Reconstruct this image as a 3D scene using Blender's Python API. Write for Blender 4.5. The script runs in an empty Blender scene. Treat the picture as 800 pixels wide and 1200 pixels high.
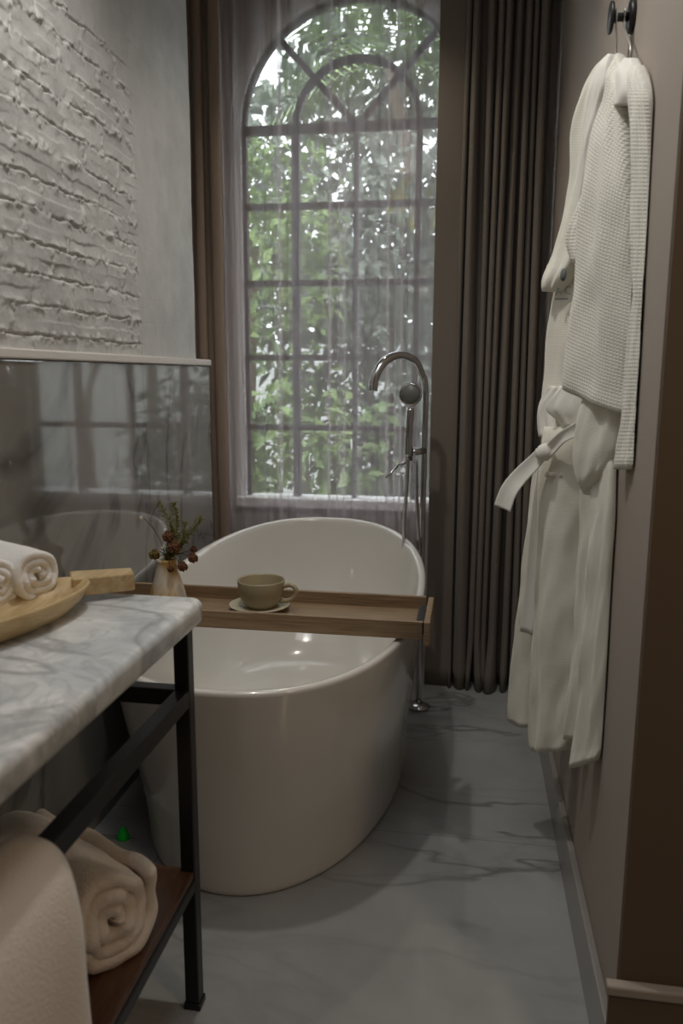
import bpy, bmesh, math, random
import numpy as np
from mathutils import Vector, Matrix, Euler, noise

C = bpy.context.scene
col = C.collection
R = math.radians
random.seed(7)
rng = np.random.default_rng(7)

# ------------------------------------------------------------------ camera
H = 1.3
AX = (0.98717132, 0.15961964, 0.00378808)      # camera right in the world
AD = (0.03130954, -0.17026095, -0.98490148)    # camera down
AF = (-0.15656465, 0.9723851, -0.17307434)     # camera forward
FPX = 913.8
cam_d = bpy.data.cameras.new('camera')
cam = bpy.data.objects.new('camera', cam_d); col.objects.link(cam)
cam.matrix_world = Matrix(((AX[0], -AD[0], -AF[0], 0), (AX[1], -AD[1], -AF[1], 0), (AX[2], -AD[2], -AF[2], H), (0, 0, 0, 1)))
cam_d.sensor_fit = 'VERTICAL'; cam_d.sensor_height = 36; cam_d.lens = FPX / 1200 * 36
cam_d.clip_start = 0.05
cam_d.dof.use_dof = True; cam_d.dof.focus_distance = 2.2; cam_d.dof.aperture_fstop = 3.6
C.camera = cam

# ------------------------------------------------------------------ light
C.view_settings.view_transform = 'Standard'; C.view_settings.look = 'None'
C.view_settings.exposure = 0.18; C.view_settings.gamma = 1
try: C.view_settings.use_curve_mapping = False
except Exception: pass
C.cycles.max_bounces = 10; C.cycles.transparent_max_bounces = 16
C.cycles.diffuse_bounces = 5; C.cycles.glossy_bounces = 4
C.cycles.sample_clamp_indirect = 4
C.cycles.caustics_reflective = False; C.cycles.caustics_refractive = False

w = bpy.data.worlds.new('world'); C.world = w; w.use_nodes = True
bg = w.node_tree.nodes['Background']
bg.inputs[0].default_value = (0.90, 0.96, 1.0, 1); bg.inputs[1].default_value = 3.4

def area(name, loc, target, sx, sy, power, colr, spread=180):
    l = bpy.data.lights.new(name, 'AREA'); l.shape = 'RECTANGLE'; l.size = sx; l.size_y = sy
    l.energy = power; l.color = colr; l.spread = R(spread)
    o = bpy.data.objects.new(name, l); col.objects.link(o); o.location = loc
    o.rotation_euler = (Vector(target) - Vector(loc)).to_track_quat('-Z', 'Y').to_euler()
    return o
def spot(name, loc, target, power, colr, ang, blend, size):
    l = bpy.data.lights.new(name, 'SPOT'); l.energy = power; l.color = colr
    l.spot_size = R(ang); l.spot_blend = blend; l.shadow_soft_size = size
    o = bpy.data.objects.new(name, l); col.objects.link(o); o.location = loc
    o.rotation_euler = (Vector(target) - Vector(loc)).to_track_quat('-Z', 'Y').to_euler()
    return o
area('overhead_fill_soft', (-0.3, 1.0, 2.88), (-0.3, 1.0, 0), 0.9, 1.2, 7.5, (0.97, 0.98, 1.0))  # added soft overhead fill to brighten the room, not a known ceiling lamp
area('wall_lamp', (1.25, 0.1, 1.9), (-0.5, 0.9, 0.7), 0.25, 0.35, 5.0, (1.0, 0.74, 0.50))
spot('ceiling_downlight', (-0.5, 1.55, 2.88), (-0.45, 1.75, 0), 30, (1.0, 0.95, 0.87), 120, 0.6, 0.04)
spot('ceiling_downlight.001', (-0.45, 2.85, 2.88), (-0.45, 2.85, 0), 14, (1.0, 0.90, 0.76), 110, 0.8, 0.04)

# ------------------------------------------------------------------ projection maths (a picture point and a known plane give a place)
def ray(px, py):
    a, b = (px - 400) / FPX, (py - 600) / FPX
    return Vector((AX[0]*a + AD[0]*b + AF[0], AX[1]*a + AD[1]*b + AF[1], AX[2]*a + AD[2]*b + AF[2]))
def aty(px, py, y):
    r = ray(px, py); return Vector((0, 0, H)) + r * (y / r.y)
def atz(px, py, z):
    r = ray(px, py); return Vector((0, 0, H)) + r * ((z - H) / r.z)

# ------------------------------------------------------------------ materials
MATS = {}
def mat(name, colr, rough=0.6, metal=0.0, **k):
    m = bpy.data.materials.new(name); m.use_nodes = True
    b = m.node_tree.nodes['Principled BSDF']
    b.inputs['Base Color'].default_value = (*colr, 1); b.inputs['Roughness'].default_value = rough
    b.inputs['Metallic'].default_value = metal
    for kk, v in k.items(): b.inputs[kk.replace('_', ' ')].default_value = v
    MATS[name] = m; return m
def nd(m, t, **k):
    n = m.node_tree.nodes.new(t)
    for a, b in k.items(): setattr(n, a, b)
    return n
def lk(m, a, b): m.node_tree.links.new(a, b)
def bsdf(m): return m.node_tree.nodes['Principled BSDF']
def ramp(m, fac, stops):
    r = nd(m, 'ShaderNodeValToRGB'); e = r.color_ramp.elements
    while len(e) < len(stops): e.new(0.5)
    for i, (p, c) in enumerate(stops): e[i].position = p; e[i].color = (*c, 1)
    lk(m, fac, r.inputs[0]); return r.outputs[0]
def coords(m, kind='Object', scale=(1, 1, 1), rot=(0, 0, 0)):
    t = nd(m, 'ShaderNodeTexCoord'); mp = nd(m, 'ShaderNodeMapping')
    mp.inputs['Scale'].default_value = scale; mp.inputs['Rotation'].default_value = rot
    lk(m, t.outputs[kind], mp.inputs[0]); return mp.outputs[0]
def noi(m, vec, scale, detail=4, rough=0.55, dist=0.0):
    n = nd(m, 'ShaderNodeTexNoise'); n.inputs['Scale'].default_value = scale; n.inputs['Detail'].default_value = detail
    n.inputs['Roughness'].default_value = rough; n.inputs['Distortion'].default_value = dist
    lk(m, vec, n.inputs['Vector']); return n.outputs[0]
def bump(m, h, strength, dist):
    b = nd(m, 'ShaderNodeBump'); b.inputs['Strength'].default_value = strength; b.inputs['Distance'].default_value = dist
    lk(m, h, b.inputs['Height']); lk(m, b.outputs[0], bsdf(m).inputs['Normal']); return b
def mmath(m, op, a, b=None, clamp=False):
    n = nd(m, 'ShaderNodeMath', operation=op); n.use_clamp = clamp
    for i, v in enumerate((a, b)):
        if v is None: continue
        if isinstance(v, (int, float)): n.inputs[i].default_value = v
        else: lk(m, v, n.inputs[i])
    return n.outputs[0]
def mixc(m, fac, a, b):
    n = nd(m, 'ShaderNodeMix', data_type='RGBA')
    for i, v in ((0, fac), (6, a), (7, b)):
        if isinstance(v, tuple): n.inputs[i].default_value = (*v, 1)
        elif isinstance(v, (int, float)): n.inputs[i].default_value = v
        else: lk(m, v, n.inputs[i])
    return n.outputs[2]

def veins(m, vec, scale, width, dist=1.2):
    """thin wandering marble veins: 1 on a vein, 0 off it"""
    n = noi(m, vec, scale, 5, 0.5, dist)
    d = mmath(m, 'ABSOLUTE', mmath(m, 'SUBTRACT', n, 0.5))
    return mmath(m, 'SUBTRACT', 1.0, mmath(m, 'DIVIDE', d, width), True)

m = mat('painted_brick', (0.50, 0.50, 0.49), 0.55)
v = coords(m); lk(m, ramp(m, noi(m, v, 9, 4), [(0.3, (0.44, 0.44, 0.43)), (0.7, (0.55, 0.55, 0.535))]), bsdf(m).inputs['Base Color'])
bump(m, noi(m, v, 130, 4, 0.6), 0.35, 0.003)
m = mat('white_trim_paint', (0.66, 0.62, 0.58), 0.4)
# taupe painted wall
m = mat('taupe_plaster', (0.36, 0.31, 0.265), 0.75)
v = coords(m); bump(m, noi(m, v, 60, 3), 0.06, 0.002)
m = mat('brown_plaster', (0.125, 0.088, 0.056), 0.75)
m = mat('ceiling_paint', (0.62, 0.60, 0.57), 0.8)
m = mat('window_wall_paint', (0.40, 0.37, 0.35), 0.8)
m = mat('baseboard_tile', (0.27, 0.25, 0.23), 0.25)
# grey polished marble wainscot
m = mat('grey_marble', (0.13, 0.13, 0.12), 0.045, Specular_IOR_Level=0.8, Coat_Weight=0.3, Coat_Roughness=0.03)
v = coords(m, scale=(1, 1.0, 0.6), rot=(0.6, 0, 0))
ve = mmath(m, 'MULTIPLY', veins(m, v, 1.1, 0.018, 0.8), 0.7)
base = ramp(m, noi(m, v, 2.0, 5), [(0.3, (0.18, 0.172, 0.155)), (0.7, (0.235, 0.225, 0.205))])
lk(m, mixc(m, ve, base, (0.07, 0.07, 0.065)), bsdf(m).inputs['Base Color'])
# floor: white marble tiles
m = mat('floor_marble', (0.4, 0.41, 0.42), 0.13, Specular_IOR_Level=0.5)
v = coords(m, rot=(0, 0, 0.5)); vr = coords(m, scale=(0.55, 1.5, 1), rot=(0, 0, 0.35))
base = ramp(m, noi(m, v, 2.2, 5), [(0.3, (0.285, 0.29, 0.29)), (0.65, (0.39, 0.395, 0.39))])
msk = ramp(m, noi(m, v, 1.3, 2), [(0.42, (0, 0, 0)), (0.6, (1, 1, 1))])
ve = mmath(m, 'MULTIPLY', veins(m, vr, 1.15, 0.013, 0.6), mmath(m, 'MULTIPLY', msk, 0.75))
ve2 = mmath(m, 'MULTIPLY', veins(m, vr, 2.6, 0.03, 0.4), 0.22)
c1 = mixc(m, ve, base, (0.13, 0.13, 0.13)); c2 = mixc(m, ve2, c1, (0.2, 0.2, 0.2))
tv = coords(m); br = nd(m, 'ShaderNodeTexBrick'); br.offset = 0; lk(m, tv, br.inputs['Vector'])
for k, x in (('Scale', 1.0), ('Mortar Size', 0.0018), ('Brick Width', 1.2), ('Row Height', 1.2), ('Mortar Smooth', 0.1)): br.inputs[k].default_value = x
tv.node.inputs['Location'].default_value = (0.80, -0.86, 0)
lk(m, mixc(m, mmath(m, 'MULTIPLY', br.outputs['Fac'], 0.55), c2, (0.16, 0.16, 0.155)), bsdf(m).inputs['Base Color'])
# counter marble
m = mat('counter_marble', (0.55, 0.56, 0.55), 0.28)
v = coords(m, rot=(0, 0, 0.9)); vr = coords(m, scale=(1.0, 2.0, 1), rot=(0, 0, -0.6))
base = ramp(m, noi(m, v, 4.0, 6, 0.6, 0.6), [(0.38, (0.36, 0.40, 0.43)), (0.60, (0.80, 0.81, 0.80))])
ve = mmath(m, 'MULTIPLY', veins(m, vr, 2.2, 0.045, 0.9), 0.6)
ve2 = mmath(m, 'MULTIPLY', veins(m, v, 9, 0.05, 1.2), 0.34)
lk(m, mixc(m, ve2, mixc(m, ve, base, (0.20, 0.21, 0.22)), (0.25, 0.26, 0.27)), bsdf(m).inputs['Base Color'])
m = mat('tub_acrylic', (0.72, 0.70, 0.66), 0.16, Coat_Weight=0.7, Coat_Roughness=0.05)
m = mat('black_metal', (0.012, 0.011, 0.012), 0.38)
m = mat('chrome', (0.60, 0.60, 0.62), 0.10, 1.0)
mat('spray_grey', (0.16, 0.165, 0.15), 0.4)
m = mat('dark_chrome', (0.22, 0.22, 0.22), 0.2, 1.0)
m = mat('window_iron', (0.055, 0.045, 0.045), 0.5)
m = mat('white_frame', (0.75, 0.74, 0.74), 0.4)
def wood(name, dark, light, sc=(1, 1, 1), rough=0.45, s=1.0):
    m = mat(name, light, rough)
    v = coords(m, scale=sc); n = noi(m, v, 14 * s, 6, 0.6, 0.4)
    lk(m, ramp(m, n, [(0.3, dark), (0.65, light)]), bsdf(m).inputs['Base Color']); bump(m, n, 0.12, 0.001)
    return m
wood('oak', (0.17, 0.11, 0.062), (0.33, 0.23, 0.135), (0.25, 6, 6), 0.5, 2)
wood('bowl_wood', (0.36, 0.24, 0.10), (0.56, 0.43, 0.24), (3, 0.5, 3), 0.45, 1.4)
wood('walnut', (0.055, 0.024, 0.011), (0.11, 0.05, 0.024), (6, 0.5, 6), 0.35, 1.5)
m = mat('stoneware', (0.36, 0.31, 0.20), 0.35)
m = mat('stoneware_light', (0.52, 0.48, 0.36), 0.35)
m = mat('vase_glaze', (0.6, 0.5, 0.35), 0.25)
v = coords(m, scale=(1, 1, 0.6)); lk(m, ramp(m, noi(m, v, 22, 2), [(0.38, (0.50, 0.30, 0.10)), (0.5, (0.62, 0.50, 0.34)), (0.62, (0.66, 0.60, 0.52))]), bsdf(m).inputs['Base Color'])
m = mat('fern_green', (0.17, 0.17, 0.04), 0.6); m = mat('seed_brown', (0.12, 0.05, 0.02), 0.9); m = mat('seed_olive', (0.13, 0.09, 0.02), 0.9)
m = mat('twig', (0.09, 0.06, 0.035), 0.8); m = mat('bud_white', (0.65, 0.58, 0.52), 0.7)
m = mat('green_plastic', (0.0, 0.62, 0.04), 0.25)
# towels
def terry(name, colr, sc=220):
    m = mat(name, colr, 0.95, Sheen_Weight=0.3)
    v = coords(m); n = noi(m, v, sc, 3, 0.7); bump(m, n, 0.7, 0.004); return m
terry('towel_white', (0.85, 0.84, 0.82)); terry('towel_cream', (0.74, 0.65, 0.56), 120); terry('towel_flat', (0.76, 0.68, 0.60), 260)
# waffle cloth (uv in metres)
def waffle(name, colr, su, sv, st):
    m = mat(name, colr, 0.9, Sheen_Weight=0.2)
    uv = nd(m, 'ShaderNodeTexCoord'); sp = nd(m, 'ShaderNodeSeparateXYZ'); lk(m, uv.outputs['UV'], sp.inputs[0])
    a = mmath(m, 'ABSOLUTE', mmath(m, 'SINE', mmath(m, 'MULTIPLY', sp.outputs[0], math.pi / su)))
    b = mmath(m, 'ABSOLUTE', mmath(m, 'SINE', mmath(m, 'MULTIPLY', sp.outputs[1], math.pi / sv)))
    h = mmath(m, 'MAXIMUM', mmath(m, 'POWER', a, 3), mmath(m, 'POWER', b, 3)) if su < 0.5 else mmath(m, 'POWER', b, 2)
    bump(m, h, st, 0.0022); return m
waffle('waffle_cloth', (0.84, 0.82, 0.735), 0.0068, 0.0068, 0.42)
waffle('ribbed_cloth', (0.84, 0.82, 0.72), 1.0, 0.0052, 0.13)
mat('plain_cloth', (0.84, 0.82, 0.76), 0.9)
mat('hanger_wire', (0.55, 0.54, 0.52), 0.35, 0.6)
mat('embroidery', (0.16, 0.17, 0.17), 0.8)
# drape
m = mat('drape_cloth', (0.17, 0.142, 0.115), 0.8, Sheen_Weight=0.15)
v = coords(m, scale=(1, 1, 0.05)); bump(m, noi(m, v, 400, 2), 0.15, 0.001)
m = mat('drape_brown', (0.27, 0.20, 0.15), 0.85)
# sheer
m = bpy.data.materials.new('sheer_voile'); m.use_nodes = True; MATS['sheer_voile'] = m
nt = m.node_tree; nt.nodes.clear()
o_ = nd(m, 'ShaderNodeOutputMaterial'); tr = nd(m, 'ShaderNodeBsdfTransparent'); tl = nd(m, 'ShaderNodeBsdfTranslucent'); df = nd(m, 'ShaderNodeBsdfDiffuse')
tr.inputs[0].default_value = (1, 1, 1, 1); tl.inputs[0].default_value = (0.88, 0.80, 0.86, 1); df.inputs[0].default_value = (0.66, 0.58, 0.58, 1)
mx = nd(m, 'ShaderNodeMixShader'); mx.inputs[0].default_value = 0.5; lk(m, tl.outputs[0], mx.inputs[1]); lk(m, df.outputs[0], mx.inputs[2])
mx2 = nd(m, 'ShaderNodeMixShader'); mx2.inputs[0].default_value = 0.33; lk(m, tr.outputs[0], mx2.inputs[1]); lk(m, mx.outputs[0], mx2.inputs[2])
lk(m, mx2.outputs[0], o_.inputs[0])
# glass pane
m = bpy.data.materials.new('clear_glass'); m.use_nodes = True; MATS['clear_glass'] = m
m.node_tree.nodes.clear(); o_ = nd(m, 'ShaderNodeOutputMaterial'); tr = nd(m, 'ShaderNodeBsdfTransparent'); gl = nd(m, 'ShaderNodeBsdfGlossy'); gl.inputs['Roughness'].default_value = 0.02
tr.inputs[0].default_value = (0.96, 0.97, 0.96, 1); mx = nd(m, 'ShaderNodeMixShader'); mx.inputs[0].default_value = 0.05
lk(m, tr.outputs[0], mx.inputs[1]); lk(m, gl.outputs[0], mx.inputs[2]); lk(m, mx.outputs[0], o_.inputs[0])
def leafm(name, a, b):
    m = mat(name, a, 0.5); m.node_tree.nodes['Principled BSDF'].inputs['Transmission Weight'].default_value = 0
    v = coords(m); lk(m, ramp(m, noi(m, v, 3, 3), [(0.35, a), (0.65, b)]), bsdf(m).inputs['Base Color'])
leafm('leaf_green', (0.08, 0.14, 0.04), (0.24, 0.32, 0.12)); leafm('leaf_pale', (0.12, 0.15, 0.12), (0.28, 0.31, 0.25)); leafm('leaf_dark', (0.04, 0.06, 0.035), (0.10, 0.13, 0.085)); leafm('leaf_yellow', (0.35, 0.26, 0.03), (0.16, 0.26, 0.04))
mat('bark', (0.10, 0.075, 0.05), 0.9); mat('garden_ground', (0.12, 0.13, 0.08), 0.9); mat('garden_wall', (0.5, 0.5, 0.49), 0.8)

# ------------------------------------------------------------------ object helpers
def tag(o, label=None, cat=None, group=None, kind=None):
    if label: o['label'] = label
    if cat: o['category'] = cat
    if group: o['group'] = group
    if kind: o['kind'] = kind
    return o
def empty(name, loc=(0, 0, 0), label=None, cat=None, group=None):
    o = bpy.data.objects.new(name, None); col.objects.link(o); o.location = loc; o.empty_display_size = 0.05
    return tag(o, label, cat, group)
def link(name, me, material, parent=None, smooth=True, kind=None):
    me.materials.append(MATS[material]) if isinstance(material, str) else None
    o = bpy.data.objects.new(name, me); col.objects.link(o)
    if smooth:
        me.polygons.foreach_set('use_smooth', [True] * len(me.polygons))
    if parent is not None:
        o.parent = parent; o.matrix_parent_inverse = Matrix.Translation(-parent.location)
    if kind: o['kind'] = kind
    return o
def mesh(name, verts, faces, material, parent=None, smooth=True, kind=None, fix=True):
    me = bpy.data.meshes.new(name); me.from_pydata([tuple(v) for v in verts], [], faces)
    if fix:
        bm = bmesh.new(); bm.from_mesh(me); bmesh.ops.recalc_face_normals(bm, faces=bm.faces); bm.to_mesh(me); bm.free()
    me.update(); return link(name, me, material, parent, smooth, kind)
def bev(o, width, seg=2):
    b = o.modifiers.new('bevel', 'BEVEL'); b.width = width; b.segments = seg; b.limit_method = 'ANGLE'; b.angle_limit = R(40)
    return o
def box(name, lo, hi, material, parent=None, bevel=0.0, kind=None, rot=None):
    x0, y0, z0 = lo; x1, y1, z1 = hi
    v = [(x0, y0, z0), (x1, y0, z0), (x1, y1, z0), (x0, y1, z0), (x0, y0, z1), (x1, y0, z1), (x1, y1, z1), (x0, y1, z1)]
    f = [(0, 3, 2, 1), (4, 5, 6, 7), (0, 1, 5, 4), (1, 2, 6, 5), (2, 3, 7, 6), (3, 0, 4, 7)]
    o = mesh(name, v, f, material, parent, False, kind)
    if bevel: bev(o, bevel)
    return o
def loft(name, rings, material, parent=None, close=True, cap=True, uv=None, kind=None):
    n = len(rings[0]); V = [p for r in rings for p in r]; F = []
    for i in range(len(rings) - 1):
        for j in range(n if close else n - 1):
            k = (j + 1) % n; F.append((i*n + j, i*n + k, (i+1)*n + k, (i+1)*n + j))
    if cap and close:
        F.append(tuple(range(n))[::-1]); F.append(tuple((len(rings)-1)*n + j for j in range(n)))
    o = mesh(name, V, F, material, parent, True, kind)
    if uv is not None:
        me = o.data; l = me.uv_layers.new(name='UVMap')
        for lp in me.loops: l.data[lp.index].uv = uv[lp.vertex_index]
    return o
def lathe(name, prof, material, parent, loc, n=40, tilt=None):
    rings = []
    for r, z in prof:
        rings.append([Vector((max(r, 1e-4)*math.cos(2*math.pi*i/n), max(r, 1e-4)*math.sin(2*math.pi*i/n), z)) for i in range(n)])
    M = Matrix.Translation(loc) @ (tilt.to_4x4() if tilt is not None else Matrix.Identity(4))
    return loft(name, [[M @ p for p in r] for r in rings], material, parent)
def smoothpath(pts, n=8):
    P = [Vector(p) for p in pts]; out = []
    for i in range(len(P) - 1):
        p0 = P[max(i-1, 0)]; p1 = P[i]; p2 = P[i+1]; p3 = P[min(i+2, len(P)-1)]
        for k in range(n):
            t = k / n
            out.append(0.5*((2*p1) + (p2-p0)*t + (2*p0-5*p1+4*p2-p3)*t*t + (-p0+3*p1-3*p2+p3)*t**3))
    out.append(P[-1]); return out
def tube(name, pts, rad, material, parent=None, n=12, kind=None):
    rings = []; up = Vector((0.13, 0.21, 0.97)); P = [Vector(p) for p in pts]
    prev = None
    for i, p in enumerate(P):
        t = (P[min(i+1, len(P)-1)] - P[max(i-1, 0)]).normalized()
        if prev is None: a = t.cross(up).normalized()
        else: a = (prev - t * prev.dot(t)).normalized()
        prev = a; b = t.cross(a)
        r = rad[i] if isinstance(rad, (list, tuple)) else rad
        rings.append([p + (a*math.cos(2*math.pi*j/n) + b*math.sin(2*math.pi*j/n))*r for j in range(n)])
    return loft(name, rings, material, parent, kind=kind)

# value noise for sculpting
_g = rng.random((64, 64))
def vnoise(x, y):
    xi = np.floor(x).astype(int); yi = np.floor(y).astype(int); fx = x - xi; fy = y - yi
    fx = fx*fx*(3-2*fx); fy = fy*fy*(3-2*fy)
    a = _g[xi % 64, yi % 64]; b = _g[(xi+1) % 64, yi % 64]; c = _g[xi % 64, (yi+1) % 64]; d = _g[(xi+1) % 64, (yi+1) % 64]
    return (a*(1-fx)+b*fx)*(1-fy) + (c*(1-fx)+d*fx)*fy
def fbm(x, y, o=4):
    s = 0; a = 0.5; t = 0
    for i in range(o): s = s + a*vnoise(x*2**i + 17*i, y*2**i + 31*i); t += a; a *= 0.5
    return s / t

# ================================================================== THE ROOM
WX = 0.297            # right wall
LX = -1.03            # wainscot face
WY = 3.42             # window wall
CZ = 2.92
box('floor', (-1.5, -1.6, -0.06), (1.6, 3.75, 0), 'floor_marble', kind='structure')
box('ceiling', (-1.5, -1.6, CZ), (1.6, 3.75, CZ + 0.08), 'ceiling_paint', kind='structure')
box('wall_right', (WX, 1.31, 0), (1.6, 3.75, CZ), 'taupe_plaster', kind='structure')
# the brown face round the corner, and its wall further on
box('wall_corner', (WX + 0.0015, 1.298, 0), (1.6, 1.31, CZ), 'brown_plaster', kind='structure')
box('wall_far_right', (1.5, -1.6, 0), (1.6, 1.298, CZ), 'taupe_plaster', kind='structure')
box('wall_behind', (-1.5, -1.7, 0), (1.6, -1.6, CZ), 'taupe_plaster', kind='structure')
bev(box('baseboard_right', (WX - 0.016, 1.305, 0), (WX, 3.42, 0.135), 'baseboard_tile', kind='structure'), 0.003)
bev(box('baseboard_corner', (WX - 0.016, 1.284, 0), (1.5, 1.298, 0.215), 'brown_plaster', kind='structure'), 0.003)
box('trim_1', (WX - 0.022, 1.276, 0.215), (1.5, 1.298, 0.235), 'taupe_plaster', kind='structure', bevel=0.004)

# left brick wall (real relief)
BX = LX - 0.02
step = 0.0032
ys = np.arange(1.2, 2.95, step); zs = np.arange(1.33, 2.93, step)
Yg, Zg = np.meshgrid(ys, zs, indexing='ij')
wob = (fbm(Yg*6, Zg*6) - 0.5) * 0.020 + (fbm(Yg*25 + 5, Zg*25) - 0.5) * 0.016
zz = (Zg - 1.993 + wob) / 0.075
row = np.floor(zz + 0.5); dzr = np.abs(zz - row) * 0.075
yb = (Yg + (row % 2) * 0.11 + 0.05*_g[row.astype(int) % 64, 3] + (fbm(Yg*9, Zg*9+7)-0.5)*0.02) / 0.22
dyr = np.abs(yb - np.floor(yb + 0.5)) * 0.22
# half offset rows: vertical joints only inside their row
rowc = np.floor(zz); yb2 = (Yg + (rowc % 2)*0.11 + 0.06*_g[rowc.astype(int) % 64, 9] + (fbm(Yg*9, Zg*9+7)-0.5)*0.02) / 0.215
dyr = np.abs(yb2 - np.floor(yb2 + 0.5)) * 0.215
rough = fbm(Yg*40, Zg*40, 3); big = fbm(Yg*3.1 + 3, Zg*3.1 + 8, 3)
gw = 0.0022 + 0.004*fbm(Yg*14, Zg*14 + 9)
gh = np.clip(1 - dzr/gw, 0, 1) * np.clip((fbm(Yg*5+11, Zg*12) - 0.36)*5, 0.1, 1)
gv = np.clip(1 - dyr/gw, 0, 1) * np.clip((fbm(Yg*7+2, Zg*7) - 0.42)*5, 0, 1)
near_j = np.exp(-(np.minimum(dzr, dyr*1.2)/0.012)**2)
crumb = near_j * (np.clip(rough - 0.45, 0, 1)*0.024)
flat = np.clip((Yg - 2.42 - 0.05*(fbm(Yg*3, Zg*5)-0.5)) / 0.05, 0, 1)                 # smooth plastered strip by the window
patch = np.clip(1.0 - np.hypot((Yg-2.15)/0.42, (Zg-2.42)/0.20), 0, 1)*4
flat = np.clip(np.maximum(flat, np.clip(patch, 0, 0.9)), 0, 0.94)
brickh = (fbm(Yg*4.5 + row*3.7, Zg*13 + row*7.7, 2) - 0.5)*0.008
rough2 = fbm(Yg*85, Zg*85, 2)
hgt = (-(np.maximum(gh, gv))*0.0085 + crumb + near_j*(rough2-0.5)*0.006 + brickh + (rough-0.5)*0.003)*(1-flat) + (big-0.5)*0.008 + (fbm(Yg*18, Zg*10, 3)-0.5)*0.0025
Xg = BX + hgt - 0.003
cols = [np.stack([Xg[i], Yg[i], Zg[i]], 1) for i in range(len(ys))]
base_x = Xg[-1]
for k in range(1, 9):     # rounded end of the wall, turning towards the window
    a = k/8*math.pi/2; r = 0.09
    cols.append(np.stack([base_x - r*(1-math.cos(a)), np.full(len(zs), ys[-1] + r*math.sin(a)), zs], 1))
cols.append(np.stack([base_x - 0.4, np.full(len(zs), ys[-1] + 0.09), zs], 1))
cols.insert(0, np.stack([np.full(len(zs), BX), np.full(len(zs), -1.6), zs], 1))
V = np.concatenate(cols); nz = len(zs); F = []
for i in range(len(cols)-1):
    a = np.arange(nz-1) + i*nz
    F.extend(np.stack([a, a+nz, a+nz+1, a+1], 1).tolist())
mesh('wall_left', V, F, 'painted_brick', kind='structure', fix=False)
box('wall_left_lower', (-1.5, -1.6, 0), (LX - 0.02, 3.03, 1.34), 'painted_brick', kind='structure')
bev(box('wall_panel_left', (LX - 0.02, -1.6, 0), (LX, 3.055, 1.334), 'grey_marble', kind='structure'), 0.006, 3)
bev(box('trim_2', (LX - 0.03, -1.6, 1.334), (LX + 0.006, 3.062, 1.358), 'white_trim_paint', kind='structure'), 0.004)
box('wall_niche', (-1.5, 3.02, 0), (-1.40, 3.75, CZ), 'window_wall_paint', kind='structure')

# window wall with an arched opening
WCX, WR, ZS, Z0 = -0.50, 0.535, 2.331, 0.728
N = 40
arch = [(WCX - WR, Z0)] + [(WCX - WR*math.cos(math.pi*i/N), ZS + WR*math.sin(math.pi*i/N)) for i in range(N+1)] + [(WCX + WR, Z0)]
def wall_with_hole(name, x0, x1, z0, z1, y0, y1, hole, material):
    bm = bmesh.new()
    def poly(y):
        out = [bm.verts.new((x, y, z)) for x, z in ((x0, z0), (x1, z0), (x1, z1), (x0, z1))]
        inn = [bm.verts.new((x, y, z)) for x, z in hole]; return out, inn
    A, a = poly(y0); B, b = poly(y1)
    for o, i in ((A, a), (B, b)):
        ed = [bm.edges.new((o[k], o[(k+1) % 4])) for k in range(4)] + [bm.edges.new((i[k], i[(k+1) % len(i)])) for k in range(len(i))]
        bmesh.ops.triangle_fill(bm, edges=ed, use_beauty=True)
    for k in range(len(a)): bm.faces.new((a[k], a[(k+1) % len(a)], b[(k+1) % len(a)], b[k]))
    for k in range(4): bm.faces.new((A[k], A[(k+1) % 4], B[(k+1) % 4], B[k]))
    bmesh.ops.recalc_face_normals(bm, faces=bm.faces)
    me = bpy.data.meshes.new(name); bm.to_mesh(me); bm.free()
    return link(name, me, material, None, False, 'structure')
wall_with_hole('wall_back', -1.5, 1.6, 0, CZ, WY, WY + 0.2, arch, 'window_wall_paint')
# window: frame follows the opening, bars, panes
win = empty('window_1', (WCX, WY, Z0)); win['kind'] = 'structure'
def strip_xz(name, path, wdt, y0, y1, material, closed=False, parent=win):
    """a flat bar following a path in the wall's plane, offset both ways by wdt/2"""
    n = len(path); A = []; B = []
    for i, (x, z) in enumerate(path):
        if closed: p, q = path[i-1], path[(i+1) % n]
        else: p, q = path[max(i-1, 0)], path[min(i+1, n-1)]
        dx, dz = q[0]-p[0], q[1]-p[1]; L = math.hypot(dx, dz) or 1; nx, nz_ = -dz/L*wdt/2, dx/L*wdt/2
        A.append((x+nx, z+nz_)); B.append((x-nx, z-nz_))
    rings = [[Vector((A[i][0], y0, A[i][1])), Vector((A[i][0], y1, A[i][1])), Vector((B[i][0], y1, B[i][1])), Vector((B[i][0], y0, B[i][1]))] for i in range(n)]
    if closed: rings.append(rings[0])
    o = loft(name, rings, material, parent, cap=not closed); o.data.polygons.foreach_set('use_smooth', [False]*len(o.data.polygons)); return o
fw = 0.035
fr = [(WCX - WR + fw/2, Z0 + 0.02)] + [(WCX - (WR-fw/2)*math.cos(math.pi*i/N), ZS + (WR-fw/2)*math.sin(math.pi*i/N)) for i in range(N+1)] + [(WCX + WR - fw/2, Z0 + 0.02)]
strip_xz('window_frame', fr, fw, WY + 0.03, WY + 0.09, 'white_frame')
strip_xz('window_frame', [(x + (0.026 if x < WCX else -0.026), z) if z < ZS else (WCX + (x-WCX)*0.95, ZS + (z-ZS)*0.95) for x, z in fr], 0.018, WY + 0.05, WY + 0.085, 'window_iron')
box('window_sill', (WCX - WR, WY - 0.03, Z0 - 0.02), (WCX + WR, WY + 0.12, Z0 + 0.022), 'white_frame', win, bevel=0.004)
for z in (2.331, 2.019, 1.697, 1.375, 1.064):
    t = 0.018 if z > 2.3 else 0.0125
    box('window_bar', (WCX - WR + 0.02, WY + 0.05, z - t), (WCX + WR - 0.02, WY + 0.08, z + t), 'window_iron', win)
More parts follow.
